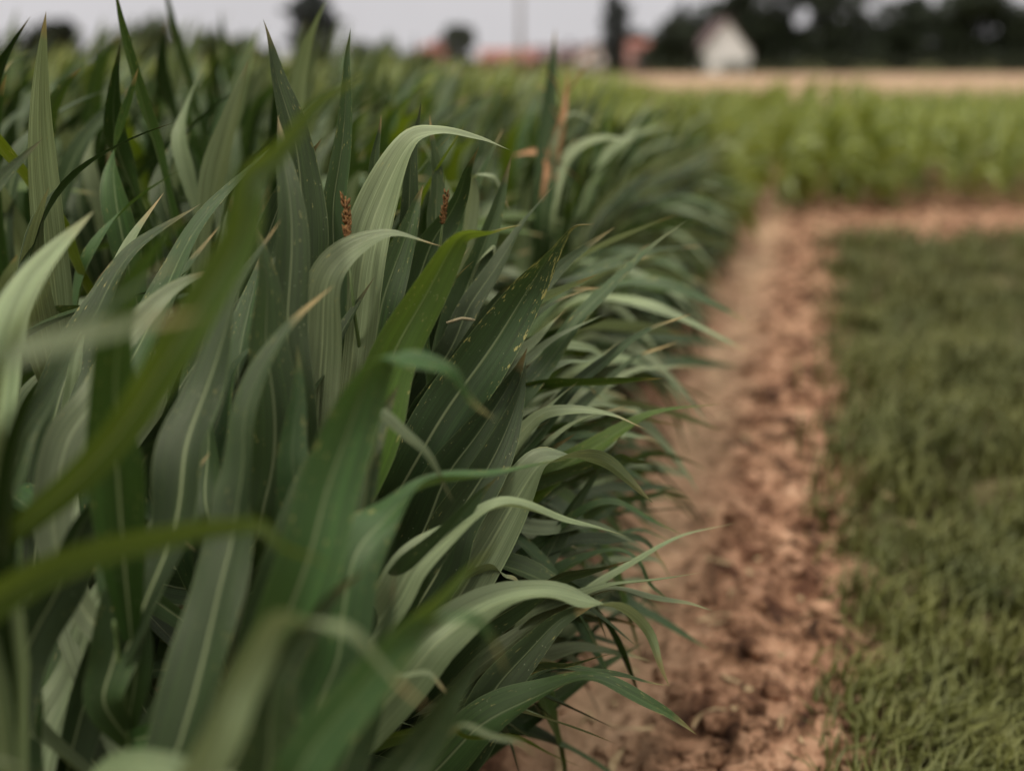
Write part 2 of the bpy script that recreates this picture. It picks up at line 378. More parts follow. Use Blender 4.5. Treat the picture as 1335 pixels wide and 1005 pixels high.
def ribbon(P, side, W, cols=6, fold=.28, ripple=.35, peak=.38, seed=0, curl=0.0):
    """a leaf blade along points P with side vectors; returns V, F, UV"""
    n = len(P); r = np.random.default_rng(seed)
    seg = np.linalg.norm(np.diff(P, axis=0), axis=1); arc = np.concatenate([[0], np.cumsum(seg)]); Lg = arc[-1]; t = arc/Lg
    T = unit(np.gradient(P, axis=0)); side = unit(side-T*np.sum(side*T, 1, keepdims=True)); nor = np.cross(T, side)
    w = W*wprof(t, peak)
    ph1, ph2 = r.uniform(0, 6.28, 2); fr = r.uniform(18, 30); fr2 = r.uniform(7, 12)
    env = np.sin(np.clip(t*1.1, 0, 1)*math.pi)
    V = np.zeros((n, cols+1, 3)); UV = np.zeros((n, cols+1, 2))
    for j in range(cols+1):
        x = j/cols*2-1; e = abs(x)
        ph = ph1 if x < 0 else ph2
        rip = ripple*W*.22*env*(e**2)*(np.sin(arc*fr+ph)+.6*np.sin(arc*fr2+ph*2))
        h = fold*e*w*.5 - curl*w*e*e*.5 + rip
        V[:, j] = P+side*(x*w/2*(1-.08*fold))[:, None]+nor*h[:, None]
        UV[:, j, 0] = j/cols; UV[:, j, 1] = t
    idx = np.arange(n*(cols+1)).reshape(n, cols+1)
    F = np.stack([idx[:-1, :-1].ravel(), idx[:-1, 1:].ravel(), idx[1:, 1:].ravel(), idx[1:, :-1].ravel()], 1)
    return V.reshape(-1, 3), F, UV.reshape(-1, 2)

WIND = np.array([DS.x*.9+DT.x*.25, DS.y*.9+DT.y*.25, 0]); WIND /= np.linalg.norm(WIND)
def gen_leaf(base, az, elev, Lg, W, bend, wind=.5, twist=0.0, n=26, cols=6, seed=0, fold=.28, droop_at=.45):
    """a free-growing blade: rises, arches over, pulled by the wind"""
    d = np.array([math.cos(az), math.sin(az), 0.0]); p = np.array(base, float); P = [p.copy()]
    ds = Lg/(n-1)
    for i in range(1, n):
        f = i/(n-1)
        h = unit(d*(1-wind*f)+WIND*(wind*f*1.3+1e-6))
        th = elev-bend*(1/(1+math.exp(-(f-droop_at)*9)))
        p = p+(h*math.cos(th)+np.array([0, 0, math.sin(th)]))*ds; 
        if p[2] < .03: p[2] = .03
        P.append(p.copy())
    P = np.array(P); T = unit(np.gradient(P, axis=0))
    # side: horizontal, rolled about the blade by the twist
    hz = np.stack([-T[:, 1], T[:, 0], np.zeros(n)], 1)
    weak = np.linalg.norm(hz, axis=1) < .12
    hz[weak] = np.array([-d[1], d[0], 0])
    hz = unit(hz); nr = np.cross(T, hz); tw = twist*np.linspace(0, 1, n)[:, None]**1.3
    side = hz*np.cos(tw)+nr*np.sin(tw)
    return ribbon(P, side, W, cols, fold, seed=seed)

def stalk_mesh(h, lean=(0, 0), r0=.0125, n=9):
    mb = MB(); pts = []; rad = []
    k = max(4, int(h/.13))
    for i in range(k+1):
        z = h*i/k; x = lean[0]*(z/h)**2; y = lean[1]*(z/h)**2; r = r0*(1-.82*(i/k)**2)
        pts += [(x, y, z-.012), (x, y, z), (x, y, z+.012)]; rad += [r, r*1.25, r]
    pts[0] = (0, 0, -.06)
    mb.tube(pts, rad, n); return mb
def tassel_mesh(base, h=.2, spikes=6, r=.004, lean=(.1, 0)):
    mb = MB(); b = Vector(base)
    def spike(p, q, rr):
        pts = []; rad = []
        for i in range(13):
            f = i/12; c = p.lerp(q, f)+Vector((0, 0, -.02*f*f)); pts.append(c+Vector((random.uniform(-1, 1), random.uniform(-1, 1), 0))*rr*.3)
            rad.append(rr*(.55 if i % 2 else 1.1)*(1-.5*f))
        mb.tube(pts, rad, 5)
    spike(b, b+Vector((lean[0]*h, lean[1]*h, h)), r*1.25)
    for i in range(spikes):
        a = random.uniform(0, 6.28); z = h*random.uniform(.05, .4)
        p = b+Vector((lean[0]*z, lean[1]*z, z)); sp = random.uniform(.35, .75)*h*.6
        spike(p, p+Vector((math.cos(a)*sp, math.sin(a)*sp, h*random.uniform(.25, .55))), r*.8)
    return mb

def plant_leaves(h, edge, rnd, nl=9, low=0):
    """parameters of the leaves of one plant of height h"""
    out = []; az0 = rnd.uniform(0, math.pi)
    outaz = math.atan2(DS.y, DS.x)
    for i in range(nl):
        f = i/(nl-1); z = h*(.10+.62*f)
        az = az0+math.pi*(i % 2)+rnd.uniform(-.5, .5)
        if edge and (i % 2 == 0 or rnd.random() < .5): az = outaz+rnd.uniform(-.8, .8)
        Lg = h*(.48+.12*math.sin(f*math.pi)) * rnd.uniform(.85, 1.15)
        elev = R(rnd.uniform(48, 72)+14*f); bend = R(rnd.uniform(60, 125)*(1-.45*f)); droop = rnd.uniform(.38, .62)
        if f > .75: elev = R(rnd.uniform(74, 86)); bend = R(rnd.uniform(10, 70)); Lg *= 1.0; droop = rnd.uniform(.55, .8)
        if edge and f < .6: elev = R(rnd.uniform(20, 68)); bend = R(rnd.uniform(40, 125))
        out.append(dict(z=z, az=az, elev=elev, Lg=Lg, W=rnd.uniform(.070, .100)*(.75+.35*math.sin(f*math.pi)), bend=bend,
                        wind=rnd.uniform(.35, .85), twist=rnd.uniform(-1.3, 1.3) if rnd.random() < .55 else rnd.uniform(-.3, .3), droop=droop))
    for i in range(low):    # extra low leaves that close the skirt of the row
        out.append(dict(z=h*rnd.uniform(.06, .32), az=outaz+rnd.uniform(-1.1, 1.1)+(0 if edge else rnd.choice((0, 3.1))), elev=R(rnd.uniform(35, 70)), Lg=h*rnd.uniform(.34, .5),
                        W=rnd.uniform(.05, .07), bend=R(rnd.uniform(70, 120)), wind=rnd.uniform(.2, .7), twist=rnd.uniform(-1, 1), droop=rnd.uniform(.35, .6)))
    return out
HREF = 1.42
def leaf_mat(rnd):
    x = rnd.random()
    return M['leaf'] if x < .38 else M['leaf_dark'] if x < .60 else M['leaf_young'] if x < .71 else M['leaf_sheen']

# --- prototypes: plants of reference height, each leaf its own mesh
class Proto: pass
def make_proto(seed, edge, tassel=False):
    rnd = random.Random(seed); p = Proto(); p.edge = edge
    p.leaves = plant_leaves(HREF, edge, rnd, nl=11 if edge else 10, low=6 if edge else 2)
    p.lean = (.05*WIND[0], .05*WIND[1]); p.meshes = []
    for i, q in enumerate(p.leaves):
        zf = q['z']/HREF
        V, F, UV = gen_leaf((p.lean[0]*zf*zf, p.lean[1]*zf*zf, q['z']), q['az'], q['elev'], q['Lg'], q['W'], q['bend'], q['wind'], q['twist'],
                            n=26, cols=6, seed=seed*20+i, droop_at=q['droop'])
        ob = mesh_obj('leaf', V, F, leaf_mat(rnd), None, UV); me = ob.data; bpy.data.objects.remove(ob); p.meshes.append((me, V))
    ob = stalk_mesh(HREF*.74, p.lean).build('stalk', M['stalk'], smooth=True); p.stalk = ob.data; bpy.data.objects.remove(ob)
    p.tassel = None
    if tassel:
        random.seed(seed); ob = tassel_mesh((p.lean[0]*.6, p.lean[1]*.6, HREF*.74), .26, 7, .0045).build('tassel', M['tassel_far'], smooth=True)
        p.tassel = ob.data; bpy.data.objects.remove(ob)
    return p
protos_edge = [make_proto(100+i, True) for i in range(9)]
protos_in = [make_proto(200+i, False, tassel=(i in (2, 7))) for i in range(12)]

def hscale(s, t):
    """the crop is tall near the camera and lower further off"""
    h = 1.22 if t < 2.5 else 1.22-(t-2.5)*.055
    h = max(.66, h)
    g = min(1, max(0, (-1.3-s)/1.6)); tall = 1.31 if t < 7 else max(1.0, 1.31-(t-7)*.022)
    p = st(s, t)
    if p.y > 4.5:
        k_ = min(1, (p.y-4.5)/6); g *= 1-k_*(1-min(1, max(0, (.135-p.x/p.y)/.05))); h = max(h, .78)
    return h*(1-g)+tall*g

def place(proto, s, t, rz, sc, name_label, group, min_depth=0.0, window=None):
    root = None; pos = st(s, t); pos.z = soil_height(pos.x, pos.y) if pos.y > .3 else 0
    M4 = Matrix.Translation(pos) @ Matrix.Rotation(rz, 4, 'Z') @ Matrix.Scale(sc, 4)
    keep = []
    A = np.array(M4.to_3x3()); tv = np.array(pos)
    for me, V in proto.meshes:
        Wd = V[3::14] @ A.T + tv
        ok = True
        for q in Wd:
            u, v, d = proj(q)
            if (Vector(q)-C0).length < .45: ok = False; break
            if d > .1 and 300 < u < 1040 and -30 < v < 1035 and d < (1.5 if (u < 560 and v > 560) else min_depth): ok = False; break
            if 655 < u < 850 and v < 240 and d < 3.0: ok = False; break
            if d > .1 and -30 < v < 1035 and d < .65: ok = False; break
        if ok: keep.append(me)
    if len(keep) < 2: return None
    root = empty('maize_plant', pos, rz); root.scale = (sc, sc, sc)
    tag(root, name_label, 'maize plant', group)
    link(bpy.data.objects.new('stalk', proto.stalk), root)
    for me in keep: link(bpy.data.objects.new('leaf', me), root)
    if proto.tassel and t > 2.4: link(bpy.data.objects.new('tassel', proto.tassel), root)
    return root

# --- hero plants: the outermost row beside the camera, leaf by leaf
#   each entry: width W, material, [(u, v, depth, tilt in degrees)...] from base to tip
HERO = [
 # tall upright blades, left
 (.080, 'leaf_dark', [(402,560,1.66,10),(398,400,1.66,20),(385,210,1.66,35),(362,95,1.66,45),(343,25,1.66,60)]),
 (.040, 'leaf',      [(432,440,1.70,0),(437,300,1.70,5),(443,200,1.68,10),(451,100,1.67,20),(457,36,1.67,30)]),
 (.034, 'leaf_dark', [(478,420,1.80,0),(482,280,1.80,10),(491,200,1.8,20),(497,148,1.8,30)]),
 (.040, 'leaf_dark', [(520,450,1.85,0),(528,300,1.85,15),(540,190,1.85,30),(549,130,1.85,50)]),
 (.050, 'leaf_dark', [(575,420,1.95,0),(572,300,1.95,10),(568,230,1.95,20),(560,150,1.95,40)]),
 (.060, 'leaf_dark', [(520,420,1.85,0),(560,330,1.85,15),(590,270,1.85,30),(608,225,1.82,40),(625,190,1.8,60)]),
 (.062, 'leaf_dark', [(385,640,1.50,0),(380,470,1.50,10),(378,330,1.52,10),(372,220,1.55,20),(362,150,1.6,40)]),
 (.070, 'leaf',      [(352,620,1.45,0),(352,480,1.46,20),(347,380,1.46,30),(335,290,1.46,40)]),
 (.060, 'leaf',      [(378,760,1.35,0),(382,640,1.36,10),(386,540,1.38,20),(388,448,1.4,40)]),
 # bright blurred blade crossing the upper left corner
 (.038, 'leaf_young',[(285,350,.98,10),(325,250,.98,15),(365,190,1.0,25),(415,135,1.02,35),(480,95,1.06,55)]),
 # arching blades
 (.076, 'leaf_sheen', [(455,500,1.72,10),(478,330,1.72,10),(500,245,1.72,20),(535,190,1.72,40),(575,171,1.72,70),(622,182,1.74,72),(665,196,1.75,80)]),
 (.070, 'leaf_sheen', [(412,600,1.64,0),(415,470,1.63,10),(424,385,1.62,25),(455,330,1.62,45),(495,310,1.62,66),(540,313,1.63,74),(580,322,1.64,85)]),
 (.084, 'leaf_young',[(470,600,1.56,10),(505,490,1.57,15),(545,400,1.58,20),(580,335,1.58,38),(610,304,1.58,62),(645,299,1.60,74),(682,293,1.62,85)]),
 (.074, 'leaf',[(395,760,1.18,10),(430,620,1.18,15),(465,520,1.18,30),(500,468,1.17,55),(535,456,1.17,112),(585,482,1.18,120),(615,520,1.2,130),(648,548,1.22,140)]),
 (.036, 'leaf_sheen', [(470,690,1.32,80),(478,600,1.32,85),(490,545,1.32,100),(515,542,1.32,125),(545,575,1.32,130),(572,620,1.33,140),(592,655,1.35,150)]),
 (.096, 'leaf_spotted',      [(545,600,1.78,0),(600,510,1.78,8),(650,435,1.78,10),(695,370,1.77,25),(722,325,1.76,50),(745,297,1.76,74),(776,292,1.77,85)]),
 (.092, 'leaf_dark', [(535,720,1.78,5),(580,630,1.78,10),(625,560,1.78,12),(665,500,1.80,30),(688,452,1.8,55)]),
 (.085, 'leaf_dark', [(560,760,1.72,0),(590,690,1.72,5),(640,600,1.74,15),(675,520,1.78,40),(686,470,1.8,60)]),
 (.060, 'leaf_dark', [(520,640,1.80,0),(545,560,1.80,10),(580,500,1.8,20),(640,400,1.85,30),(680,360,1.86,60)]),
 (.044, 'leaf',      [(560,500,1.86,60),(548,440,1.82,70),(560,400,1.8,60),(590,365,1.80,70),(618,340,1.8,80)]),
 (.034, 'leaf_sheen', [(600,420,1.95,60),(622,350,1.95,60),(640,320,1.95,110),(646,345,1.95,130),(648,372,1.95,150)]),
 (.050, 'leaf_sheen', [(600,330,2.1,60),(612,260,2.1,60),(622,226,2.1,75),(645,232,2.1,110),(665,275,2.12,130)]),
 # mid foreground blades
 (.072, 'leaf',      [(420,900,1.22,0),(445,810,1.24,5),(470,720,1.26,20),(500,675,1.28,50),(540,645,1.32,70),(600,625,1.38,74),(660,615,1.45,78),(742,598,1.55,85)]),
 (.060, 'leaf_sheen', [(500,800,1.50,20),(545,735,1.5,40),(590,692,1.5,60),(640,668,1.52,68),(690,662,1.56,74),(750,682,1.62,78),(820,700,1.70,85)]),
 (.036, 'leaf_young',[(470,900,1.10,20),(520,830,1.1,25),(575,775,1.1,30),(620,735,1.12,50),(655,703,1.14,70)]),
 (.070, 'leaf_dark', [(470,860,1.5,0),(520,770,1.5,15),(560,720,1.5,20),(610,660,1.52,35),(650,620,1.55,60)]),
 (.034, 'leaf_young',[(250,690,.92,30),(330,690,.92,40),(385,712,.92,50),(442,748,.92,75)]),
 # the striped blade, sheen painted pale, that turns over to a dark tip
 (.086, 'leaf_sheen', [(585,800,1.74,5),(625,735,1.74,8),(665,660,1.74,18),(700,612,1.74,42),(732,595,1.74,80),(775,598,1.74,132),(812,622,1.74,142),(852,656,1.74,150)]),
 (.060, 'leaf_sheen', [(600,680,1.92,20),(655,600,1.9,35),(700,552,1.88,50),(745,533,1.86,62),(795,543,1.86,70),(846,561,1.86,80)]),
 (.050, 'leaf_sheen', [(600,720,1.95,40),(660,640,1.93,60),(715,578,1.92,70),(770,545,1.93,75),(820,527,1.95,84)]),
 (.064, 'leaf_sheen', [(620,600,2.0,20),(665,520,2.0,40),(700,490,2.0,55),(735,478,2.0,70),(775,470,2.02,72),(812,442,2.05,80)]),
 (.052, 'leaf_sheen', [(600,560,1.98,30),(660,480,1.98,40),(700,440,1.98,50),(725,418,1.98,70),(742,398,1.98,84)]),
 (.048, 'leaf',      [(640,760,1.98,40),(720,700,2.0,60),(780,655,2.0,120),(830,670,2.02,125),(892,698,2.05,140)]),
 # outer blades reaching over the soil
 (.078, 'leaf_sheen', [(520,900,1.50,10),(580,830,1.50,30),(640,790,1.52,45),(700,780,1.55,55),(755,782,1.58,62),(805,790,1.60,118),(840,825,1.62,128),(858,862,1.62,135),(873,895,1.62,150)]),
 (.080, 'leaf_dark', [(600,980,1.66,0),(650,895,1.68,5),(700,835,1.70,10),(745,800,1.72,30),(788,780,1.74,60)]),
 (.070, 'leaf',      [(560,1010,1.64,10),(630,945,1.64,30),(700,905,1.65,55),(755,888,1.66,118),(810,896,1.67,128),(858,922,1.68,136),(908,957,1.70,150)]),
 (.036, 'leaf_dark', [(600,960,1.72,50),(670,900,1.72,60),(730,872,1.73,66),(785,874,1.74,120),(830,888,1.75,125),(872,893,1.76,140)]),
 (.034, 'leaf_spotted', [(620,910,1.7,40),(690,875,1.7,50),(750,861,1.7,60),(806,851,1.7,80)]),
 (.062, 'leaf_dark', [(560,880,1.80,20),(640,810,1.80,30),(710,765,1.8,45),(760,745,1.8,62),(830,728,1.82,80)]),
 (.046, 'leaf_sheen', [(640,850,1.9,60),(700,800,1.88,70),(760,775,1.85,74),(830,760,1.84,76),(916,746,1.84,84)]),
 (.050, 'leaf_sheen', [(640,860,1.86,50),(720,800,1.86,60),(790,774,1.86,66),(850,776,1.86,122),(890,786,1.86,130),(930,796,1.86,150)]),
 (.044, 'leaf',      [(660,800,2.0,50),(730,745,2.0,60),(790,718,2.0,70),(830,735,2.0,120),(850,762,2.02,130),(880,790,2.05,150)]),
 (.030, 'leaf_young',[(560,950,1.55,60),(620,955,1.55,64),(690,968,1.55,70),(760,1000,1.56,80)]),
 (.030, 'leaf_dark', [(740,760,1.9,30),(765,775,1.9,40),(783,805,1.9,50),(795,848,1.9,80)]),
 (.090, 'leaf_sheen', [(560,800,1.76,10),(610,760,1.74,20),(645,742,1.72,60),(665,748,1.72,110),(680,765,1.72,130)]),
 # bottom left foreground, far out of focus
 (.040, 'leaf_sheen', [(270,1000,.86,20),(310,890,.86,25),(350,822,.86,40),(395,798,.86,60),(445,815,.86,115),(500,870,.88,120),(560,925,.9,140)]),
 (.058, 'leaf',[(360,1060,.98,10),(420,960,.98,15),(480,880,.98,25),(535,820,.98,45),(575,797,.98,70),(612,800,.98,112),(645,840,1.0,120),(662,880,1.02,140)]),
 (.070, 'leaf_dark', [(330,1060,1.05,0),(350,940,1.05,10),(380,850,1.06,20),(430,780,1.08,40),(480,740,1.1,60)]),
 (.070, 'leaf_dark', [(480,1060,1.15,10),(540,980,1.15,20),(590,910,1.15,30),(625,850,1.16,50),(640,815,1.18,70)]),
 (.060, 'leaf_dark', [(420,1060,1.2,0),(460,960,1.2,10),(490,880,1.2,20),(505,800,1.22,40),(515,740,1.25,60)]),
 (.050, 'leaf_sheen', [(430,960,1.35,40),(490,900,1.35,60),(530,872,1.35,100),(560,880,1.35,120),(590,910,1.35,140)]),
 (.040, 'leaf_sheen', [(520,1000,1.2,60),(570,960,1.2,66),(620,945,1.2,110),(665,962,1.22,120),(700,985,1.24,140)]),
 (.090, 'leaf',      [(395,880,1.30,5),(420,760,1.30,10),(450,660,1.32,10),(490,560,1.35,20),(520,500,1.38,45)]),
 (.075, 'leaf_dark', [(340,900,1.25,0),(365,760,1.27,10),(395,660,1.30,10),(430,570,1.35,30),(450,520,1.38,50)]),
 (.070, 'leaf',      [(470,520,1.80,0),(500,400,1.80,0),(530,300,1.82,10),(552,240,1.84,30)]),
 (.070, 'leaf_dark', [(560,560,1.90,0),(590,440,1.92,0),(620,350,1.95,10),(650,260,1.98,30),(668,200,2.0,50)]),
 (.060, 'leaf_dark', [(330,470,1.7,0),(345,330,1.72,10),(370,250,1.74,20),(420,180,1.76,50)]),
]
N_DRAWN = len(HERO)
rf_ = random.Random(77)
for i in range(64):
    u0 = rf_.uniform(330, 700); v0 = rf_.uniform(470, 1080); d0 = rf_.uniform(1.80, 2.12)
    if v0 > 900 and u0 > 600: continue
    if u0 > 640 and rf_.random() < .5: continue
    ang = R(rf_.uniform(52, 82) if u0 < 450 else rf_.uniform(34, 66)); Lp = rf_.uniform(200, 360); c1 = rf_.uniform(-.5, -.05)
    pts_ = []; x, y = u0, v0; tl0 = rf_.uniform(0, 45); tl1 = tl0+rf_.uniform(20, 80)
    for j in range(5):
        pts_.append((x, y, d0+.02*j, tl0+(tl1-tl0)*(j/4)**1.5)); x += math.cos(ang)*Lp/4; y -= math.sin(ang)*Lp/4; ang += c1*(.15+.22*j)
    HERO.append((rf_.uniform(.032, .066), rf_.choice(('leaf_dark', 'leaf', 'leaf_dark', 'leaf', 'leaf_young', 'leaf_sheen')), pts_))
for i in range(52):     # the stretch of the row left of the sharp plants
    u0 = rf_.uniform(-80, 320); v0 = rf_.uniform(560, 1120); d0 = rf_.uniform(1.25, 1.9)
    ang = R(rf_.uniform(62, 100)); Lp = rf_.uniform(260, 460); c1 = rf_.uniform(-.7, -.1); pts_ = []; x, y = u0, v0; tl0 = rf_.uniform(0, 45); tl1 = tl0+rf_.uniform(20, 80)
    for j in range(5):
        pts_.append((x, y, d0+.03*j, tl0+(tl1-tl0)*(j/4)**1.5)); x += math.cos(ang)*Lp/4; y -= math.sin(ang)*Lp/4; ang += c1*(.1+.25*j)
    HERO.append((rf_.uniform(.055, .088), rf_.choice(('leaf_dark', 'leaf', 'leaf_dark', 'leaf', 'leaf', 'leaf_sheen')), pts_))
for i in range(40):     # shorter blades along the outer side, combed over the soil
    u0 = rf_.uniform(610, 770); v0 = rf_.uniform(470, 880); d0 = rf_.uniform(1.92, 2.5)
    ang = R(rf_.uniform(5, 52)); Lp = rf_.uniform(130, 230)*min(1, (905-u0)/190); c1 = rf_.uniform(-1.0, -.3); pts_ = []; x, y = u0, v0; tl0 = rf_.uniform(20, 60)
    for j in range(5):
        pts_.append((x, y, d0+.03*j, tl0+(50-tl0)*j/4)); x += math.cos(ang)*Lp/4; y -= math.sin(ang)*Lp/4; ang += c1*(.15+.3*j)
    HERO.append((rf_.uniform(.036, .062), rf_.choice(('leaf_sheen', 'leaf', 'leaf_dark', 'leaf_sheen', 'leaf')), pts_))
hero_rows = []   # stalk positions of the outer row near the camera
T_HERO = [.55+.215*i for i in range(12)]
rndh = random.Random(5)
hero_pos = [st(-.80+rndh.uniform(-.04, .04), t) for t in T_HERO]
hero_leaves = [[] for _ in T_HERO]
for k, (W, mat, pts) in enumerate(HERO):
    P = [at(u, v, d) for u, v, d, _ in pts]; tl = [p[3] for p in pts]
    tip = tuple(pts[-1][:2])
    if tip in ((852, 656), (873, 895)): tl = [-x for x in tl]
    elif (mat == 'leaf_sheen' and max(tl) <= 90) or tip in ((742, 598), (908, 957), (930, 796), (872, 893), (892, 698), (880, 790), (816, 700)) or (k >= N_DRAWN and k % 3):
        tl = [-min(x, 180-x) for x in tl]
    b = P[0]; dirn = (P[1]-P[0]).normalized()
    best = min(range(len(hero_pos)), key=lambda i: ((hero_pos[i]-Vector((b.x, b.y, 0))).length+.04*len(hero_leaves[i])))
    hp = hero_pos[best]; hd = (Vector((hp.x, hp.y, 0))-Vector((b.x, b.y, 0))).length
    z = max(.05, min(b.z-.12-.55*hd, 1.02))
    foot = Vector((hp.x, hp.y, z)); mid = foot.lerp(b, .5); mid = mid.lerp(b-dirn*((b-foot).length*.5), .5)
    P = [foot, mid]+P; tl = [tl[0], tl[0]]+tl
    n = 46
    Q = cr(np.array([[p.x, p.y, p.z, t_] for p, t_ in zip(P, tl)]), n)
    C = Q[:, :3]; tilt = np.radians(Q[:, 3])[:, None]
    ff = np.linspace(0, 1, n)[:, None]; kk = rndh.uniform(0, 6.28)
    C = C+.0045*np.sin(ff*np.array([[17, 14, 19.]])+kk+np.array([[0, 2, 4.]]))*np.sin(ff*3.14)
    tilt = tilt+.16*np.sin(ff*11+kk)*np.sin(ff*3.14)
    C[:, 2] = np.maximum(C[:, 2], .02)
    T = unit(np.gradient(C, axis=0)); vd = unit(C-np.array(C0)); perp = unit(np.cross(T, vd)); dep = unit(np.cross(T, perp))
    side = perp*np.cos(tilt)+dep*np.sin(tilt)
    V, F, UV = ribbon(C, side, W, 10, .30, ripple=.38, peak=.52, seed=900+k)
    hero_leaves[best].append((V, F, UV, M[mat]))
hero_names = [
 'nearest maize plant at the lower left, its blurred leaves arching over the corner',
 'maize plant just behind the nearest one, bright blurred blade crossing the lower left',
 'maize plant at the left with broad dark blades rising past the picture edge',
 'maize plant left of the sharp ones with one pale blade bent over like a hook',
 'maize plant whose tall pointed blades stand straight up against the sky',
 'maize plant with pale arching blades and a small brown tassel between them',
 'sharp maize plant with a broad dark blade ending in a dry yellow tip',
 'maize plant at the centre with striped pale blade turning over above the soil',
 'maize plant whose long blade hangs down over the path with a dark drooping tip',
 'maize plant low at the path edge with narrow pale blades stretched over the soil',
 'maize plant slightly blurred behind the sharp ones, leaves combed towards the path',
 'maize plant ending the sharp stretch of the outer row, leaves already soft']
for i, (hp, t) in enumerate(zip(hero_pos, T_HERO)):
    hp = Vector((hp.x, hp.y, soil_height(hp.x, hp.y)))
    root = empty('maize_plant', hp); tag(root, hero_names[i], 'maize plant')
    stalk_mesh(.80, (.0, .0)).build('stalk', M['stalk'], root, smooth=True)
    off = np.array(hp)
    for V, F, UV, m in hero_leaves[i]:
        mesh_obj('leaf', V-off, F, m, root, UV)
    # free leaves of the same plant, kept behind the drawn ones
    pr = protos_edge[i % len(protos_edge)]
    for me, V in pr.meshes:
        ok = True
        for q in V[3::14]*.84+off:
            u, v, d = proj(q)
            if (Vector(q)-C0).length < .5 or (655 < u < 850 and v < 215) or (d > .1 and 300 < u < 1040 and -30 < v < 1035 and d < (1.4 if (v > 560 and u < 560) else 1.8 if v > 620 else 1.9)): ok = False; break
            if d > .1 and -30 < v < 1035 and d < .62: ok = False; break
        if ok: link(bpy.data.objects.new('leaf', me), root).scale = (.84, .84, .84)
    if i in (4, 5, 6): pass
    if i == 5:
        random.seed(3)
        for (u0, v0, u1, v1, d, rr) in ((455, 340, 450, 256, 1.665, .0060), (577, 292, 583, 252, 1.80, .0045)):
            mb = MB(); p, q = at(u0, v0, d)-hp, at(u1, v1, d)-hp
            pts = []; rad = []
            for j in range(26):
                f = j/25; pts.append(p.lerp(q, f)+Vector((random.uniform(-1, 1), random.uniform(-1, 1), 0))*rr*.22); rad.append(rr*(.6+.55*(j % 2))*math.sin(min(1, (1-f)*1.6+.12)*math.pi/2))
            mb.tube(pts, rad, 7)
            for j in range(60):
                f = random.random(); c = p.lerp(q, f); a = random.uniform(0, 6.28); e = Vector((math.cos(a), math.sin(a), .6)).normalized()
                mb.tube([c+e*rr*.5, c+e*rr*1.15+Vector((0, 0, .002)), c+e*rr*1.5+Vector((0, 0, .006))], [rr*.22, rr*.30, rr*.05], 5)
            mb.build('tassel', M['tassel'], root, smooth=True)
            sb = MB(); sb.tube([p+(p-q)*.02, p+(p-q)*1.0+Vector((0, .03, 0)), p+(p-q)*2.4+Vector((0, .10, 0))], [.0022, .003, .004], 6); sb.build('stem', M['stalk'], root, smooth=True)
    if i == 7:
        mb = MB(); mb.tube([at(x, y, 1.86)-hp for x, y in ((582, 421), (592, 418), (602, 415), (612, 416), (621, 418))], [.0022, .003, .0026, .0028, .001], 5)
        mb.build('dry_leaf_tip', M['straw'], root, smooth=True)

# --- the dry-topped plant standing out further back
dp = st(-.80, 3.12); dp.z = soil_height(dp.x, dp.y)
root = empty('maize_plant', dp); tag(root, 'maize plant with an orange brown dried top and withered leaves standing above the outer row', 'maize plant')
pr = protos_edge[3]
link(bpy.data.objects.new('stalk', pr.stalk), root).scale = (.8, .8, .8)
for me, V in pr.meshes[:7]: link(bpy.data.objects.new('leaf', me), root).scale = (.84, .84, .84)
DD = (dp-C0).dot(Fv)-.45
for W, mat, pts in ((.044, 'leaf_dry', [(716, 250, 20), (714, 208, 20), (697, 198, 20), (668, 203, 25)]),
                    (.038, 'leaf_dry', [(710, 270, 20), (718, 210, 20), (733, 155, 25), (741, 90, 40)]),
                    (.026, 'leaf_sheen', [(718, 210, -30), (735, 158, -50), (757, 150, -60), (785, 170, -50)]),
                    (.055, 'leaf_sheen', [(712, 290, -20), (735, 212, -30), (780, 182, -50), (830, 184, -60)]),
                    (.060, 'leaf_dark', [(708, 300, 0), (712, 190, 5), (719, 100, 12), (724, 36, 30)]),
                    (.024, 'leaf_dry', [(712, 240, 20), (725, 212, 40), (745, 225, 60), (768, 245, 80)])):
    C = [at(u, v, DD) for u, v, _ in pts]
    f0 = Vector((dp.x, dp.y, max(.2, C[0].z-.25))); Q = cr(np.array([[*f0, pts[0][2]]]+[[*c, p[2]] for c, p in zip(C, pts)]), 30)
    C = Q[:, :3]; tilt = np.radians(Q[:, 3])[:, None]; T = unit(np.gradient(C, axis=0)); vd = unit(C-np.array(C0)); perp = unit(np.cross(T, vd)); dep = unit(np.cross(T, perp))
    V, F, UV = ribbon(C, perp*np.cos(tilt)+dep*np.sin(tilt), W, 6, .3, peak=.5, seed=int(pts[0][1]))
    mesh_obj('dry_leaf' if mat == 'leaf_dry' else 'leaf', V-np.array(dp), F, M['dry'] if mat == 'leaf_dry' else M[mat], root, UV)
mb = MB(); top = at(740, 110, DD)-dp
mb.tube([Vector((0, 0, .7)), (top+Vector((0, 0, .7)))*.5, top], [.005, .005, .0015], 7)
for i in range(9):
    a = random.uniform(0, 6.28); z = top*(.80+.022*i)
    mb.tube([z, z+Vector((math.cos(a)*.05, math.sin(a)*.05, .07)), z+Vector((math.cos(a)*.09, math.sin(a)*.09, .10))], [.002, .003, .001], 5)
mb.build('tassel', M['tassel_far'], root, smooth=True)

